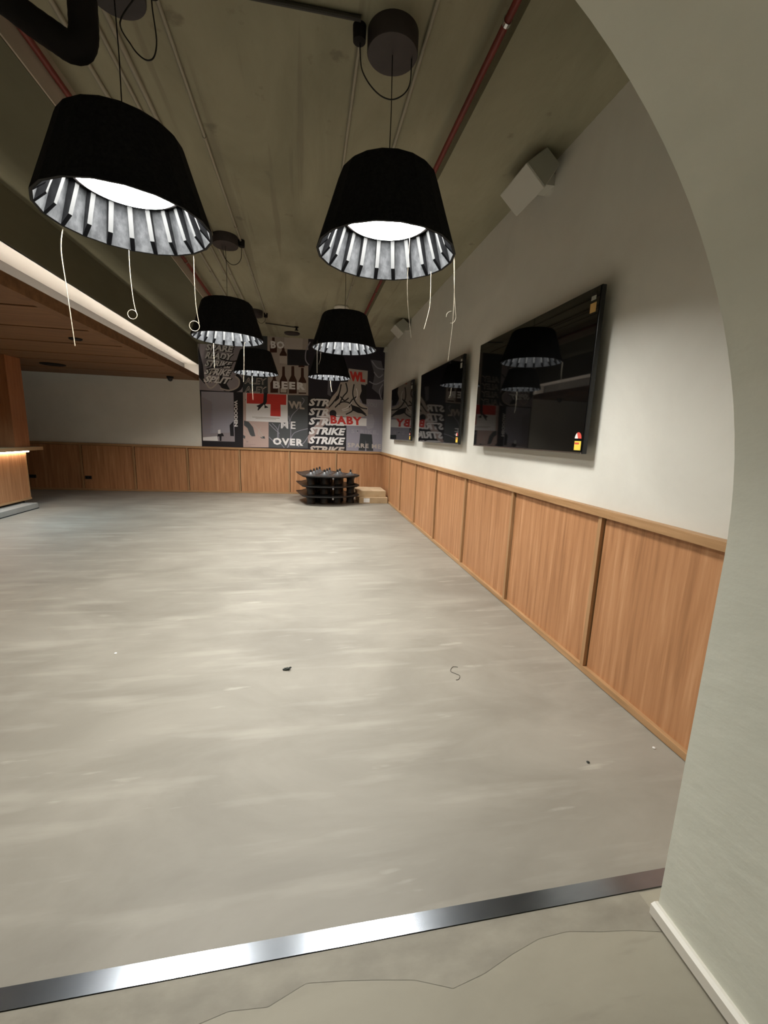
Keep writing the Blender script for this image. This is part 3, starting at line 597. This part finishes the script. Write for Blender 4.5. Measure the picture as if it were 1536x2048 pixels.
p = poster([(862, 60), (1440, 60), (1432, 585), (866, 562)], 'p_deep', 'near-black poster filling the upper right of the mural', .0043)
shapes([[(1160, 355), (1300, 372), (1296, 470), (1156, 455)]], 'p_bone', p, 'print', .0052)
text('WL', (1168, 446), (1282, 456), (1166, 374), 'p_red', p, .0062, .07)
shapes([[(1320, 290), (1400, 300), (1425, 420), (1400, 560), (1330, 500), (1350, 400)], [(1010, 440), (1045, 450), (1030, 560), (1005, 545)]], 'p_dgrey', p, 'print', .0052)
strokes([[(1330, 300), (1370, 350), (1420, 360)], [(1310, 450), (1360, 470), (1420, 440)], [(1345, 380), (1380, 420), (1410, 400)], [(1410, 470), (1385, 520), (1400, 580)], [(880, 160), (850, 220), (845, 290), (870, 330)]], 8, 'p_grey', p, 'line_art', .0056)
# lower row
p = poster([(72, 512), (388, 530), (390, 930), (88, 918)], 'p_black', 'black-bordered photo poster of a building facade', .0046)
shape([(82, 522), (318, 530), (328, 890), (95, 884)], 'p_lilac', p, 'photo_print', .0054)
shapes([[(82, 560), (160, 600), (150, 835), (92, 830)], [(92, 830), (325, 822), (328, 890), (95, 884)]], 'p_mauve', p, 'print', .0058)
strokes([[(105 + 14 * i, 566 + 12 * i), (108 + 13 * i, 832)] for i in range(5)] + [[(90, 600 + 40 * i), (170, 622 + 35 * i)] for i in range(6)], 5, 'p_grey', p, 'line_art', .0062)
shapes([[(205, 830), (240, 828), (250, 850), (200, 852)], [(215, 840), (232, 840), (230, 885), (218, 885)], [(290, 770), (318, 740), (322, 850), (295, 848)]], 'p_black', p, 'print', .0064)
shapes([[(205, 805), (222, 800), (225, 832), (206, 832)], [(95, 858), (200, 850), (205, 884), (96, 880)]], 'p_white', p, 'print', .0066)
text('WOODEN', (322, 588), (324, 780), (348, 587), 'p_white', p, .0066, .05)
p = poster([(388, 530), (575, 540), (575, 932), (390, 930)], 'p_pink', 'pink poster of a striding figure', .0048)
shapes([[(395, 735), (430, 745), (462, 785), (478, 850), (445, 852), (420, 790), (395, 770)], [(515, 855), (545, 850), (550, 868), (520, 865)], [(390, 840), (405, 850), (402, 870), (390, 862)]], 'p_slate', p, 'print', .0056)
strokes([[(460, 760), (500, 800), (535, 850)], [(520, 780), (500, 830), (530, 860)], [(395, 800), (420, 830), (450, 850)]], 5, 'p_bone', p, 'line_art', .0058)
shapes([[(395, 905), (480, 910), (480, 914), (395, 909)], [(395, 917), (450, 920), (450, 924), (395, 921)], [(412, 884), (426, 885), (425, 896), (412, 895)]], 'p_rose', p, 'small_print', .0056)
p = poster([(410, 532), (714, 545), (715, 752), (410, 738)], 'p_white', 'white poster with a large red cross shape and hanging legs', .0062)
shapes([[(415, 534), (705, 546), (703, 622), (662, 620), (663, 706), (588, 702), (590, 616), (415, 610)]], 'p_red', p, 'print', .0068)
shapes([[(540, 534), (565, 535), (562, 600), (548, 625), (535, 615)], [(486, 628), (500, 622), (530, 608), (540, 596), (552, 604), (520, 640), (500, 662), (494, 660), (500, 640)], [(545, 620), (575, 640), (545, 645)]], 'p_black', p, 'figure_print', .0074)
shapes([[(455, 708), (655, 718), (655, 722), (455, 712)], [(480, 718), (630, 726), (630, 729), (480, 721)]], 'p_tan', p, 'small_print', .0070)
p = poster([(575, 745), (714, 752), (714, 548), (866, 560), (862, 938), (576, 932)], 'p_slate', 'slate poster with loose white line drawing', .0054)
strokes([[(728, 760), (745, 700), (800, 640), (835, 590), (820, 570)], [(722, 700), (735, 780), (735, 860), (712, 935)], [(655, 760), (640, 860), (690, 935)], [(580, 760), (620, 800), (655, 830)], [(578, 855), (620, 890), (650, 860)], [(862, 795), (800, 810), (750, 840), (720, 930)], [(600, 755), (640, 800), (650, 860)], [(862, 855), (830, 900), (790, 925)]], 5, 'p_grey', p, 'line_art', .0060)
text('WL', (722, 645), (838, 655), (718, 590), 'p_bone', p, .0068, .05)
text('ME', (665, 793), (772, 797), (665, 740), 'p_white', p, .0068, .012, spacing=1.25)
text('OVER', (606, 912), (828, 922), (606, 860), 'p_white', p, .0068, .05, spacing=1.2)
p = poster([(862, 560), (1148, 570), (1142, 955), (862, 945)], 'p_black', 'black poster repeating the word STRIKE in slanted brush lettering', .0056)
shapes([[(1000, 620), (1060, 700), (960, 790), (900, 860), (862, 900), (862, 850), (900, 790), (940, 740)]], 'p_rose', p, 'print', .0061)
for i in range(6):
    y = 628 + i * 69
    text('STRIKE', (866, y), (1134 - (4 * i), y + 10), (884, y - 54), 'p_white' if i != 5 else 'p_bone', p, .0068, .045)
p = poster([(1146, 570), (1432, 585), (1408, 966), (1142, 955)], 'p_grey', 'grey-lilac poster with faint white lettering', .0058)
shapes([[(1290, 690), (1335, 690), (1350, 740), (1340, 790), (1300, 800), (1275, 760)]], 'p_lilac', p, 'print', .0063)
shapes([[(1245, 830), (1330, 838), (1340, 958), (1290, 957), (1285, 880), (1280, 956), (1232, 954)]], 'p_ink', p, 'figure_print', .0064)
text('YOU', (1292, 632), (1366, 640), (1292, 600), 'p_lilac', p, .0068, .03, spacing=1.1)
text('STRIKE,', (1180, 832), (1378, 842), (1180, 798), 'p_lilac', p, .0070, .03, spacing=1.2)
text('SPARE ME', (1152, 930), (1396, 942), (1152, 898), 'p_bone', p, .0072, .03, spacing=1.15)
# ink drawing of a snarling beast with the BABY banner
p = poster([(1010, 610), (1040, 560), (1075, 520), (1100, 455), (1190, 450), (1285, 470), (1280, 520), (1245, 545), (1240, 600), (1300, 640), (1300, 700), (1200, 720), (1090, 700), (1020, 680)], 'p_bone', 'ink drawing of a crouching figure above a red-lettered banner', .0078)
strokes([[(1105, 470), (1090, 540), (1050, 600), (1015, 640)], [(1140, 460), (1150, 520), (1120, 560), (1090, 620)], [(1200, 470), (1190, 540), (1210, 600), (1250, 640), (1295, 650)], [(1060, 640), (1110, 600), (1170, 610), (1190, 660), (1140, 690)], [(1220, 560), (1180, 590), (1165, 640)], [(1100, 560), (1130, 590), (1160, 570)], [(1190, 660), (1240, 670), (1290, 700)]], 9, 'p_black', p, 'line_art', .0084)
shapes([[(1250, 470), (1290, 480), (1290, 620), (1262, 610), (1240, 560), (1255, 520)], [(1180, 620), (1240, 640), (1290, 690), (1230, 680), (1185, 660)], [(1070, 560), (1095, 545), (1090, 575), (1060, 600)]], 'p_black', p, 'print', .0086)
shapes([[(1045 + 26 * math.cos(a), 684 + 26 * math.sin(a)) for a in [2 * PI * i / 18 for i in range(18)]]], 'p_black', p, 'ball_print', .0088)
strokes([[(1110, 655), (1150, 640), (1185, 600)], [(1115, 665), (1160, 655)], [(1215, 500), (1225, 540), (1215, 580)]], 6, 'p_white', p, 'line_art', .0089)
q = shape([(925, 700), (1020, 705), (1292, 720), (1290, 776), (1020, 768), (1022, 712), (925, 708)], 'p_white', p, 'banner_print', .0092, .0005)
text('BABY', (1028, 758), (1258, 770), (1026, 698), 'p_red', p, .0100, .05, spacing=1.15)
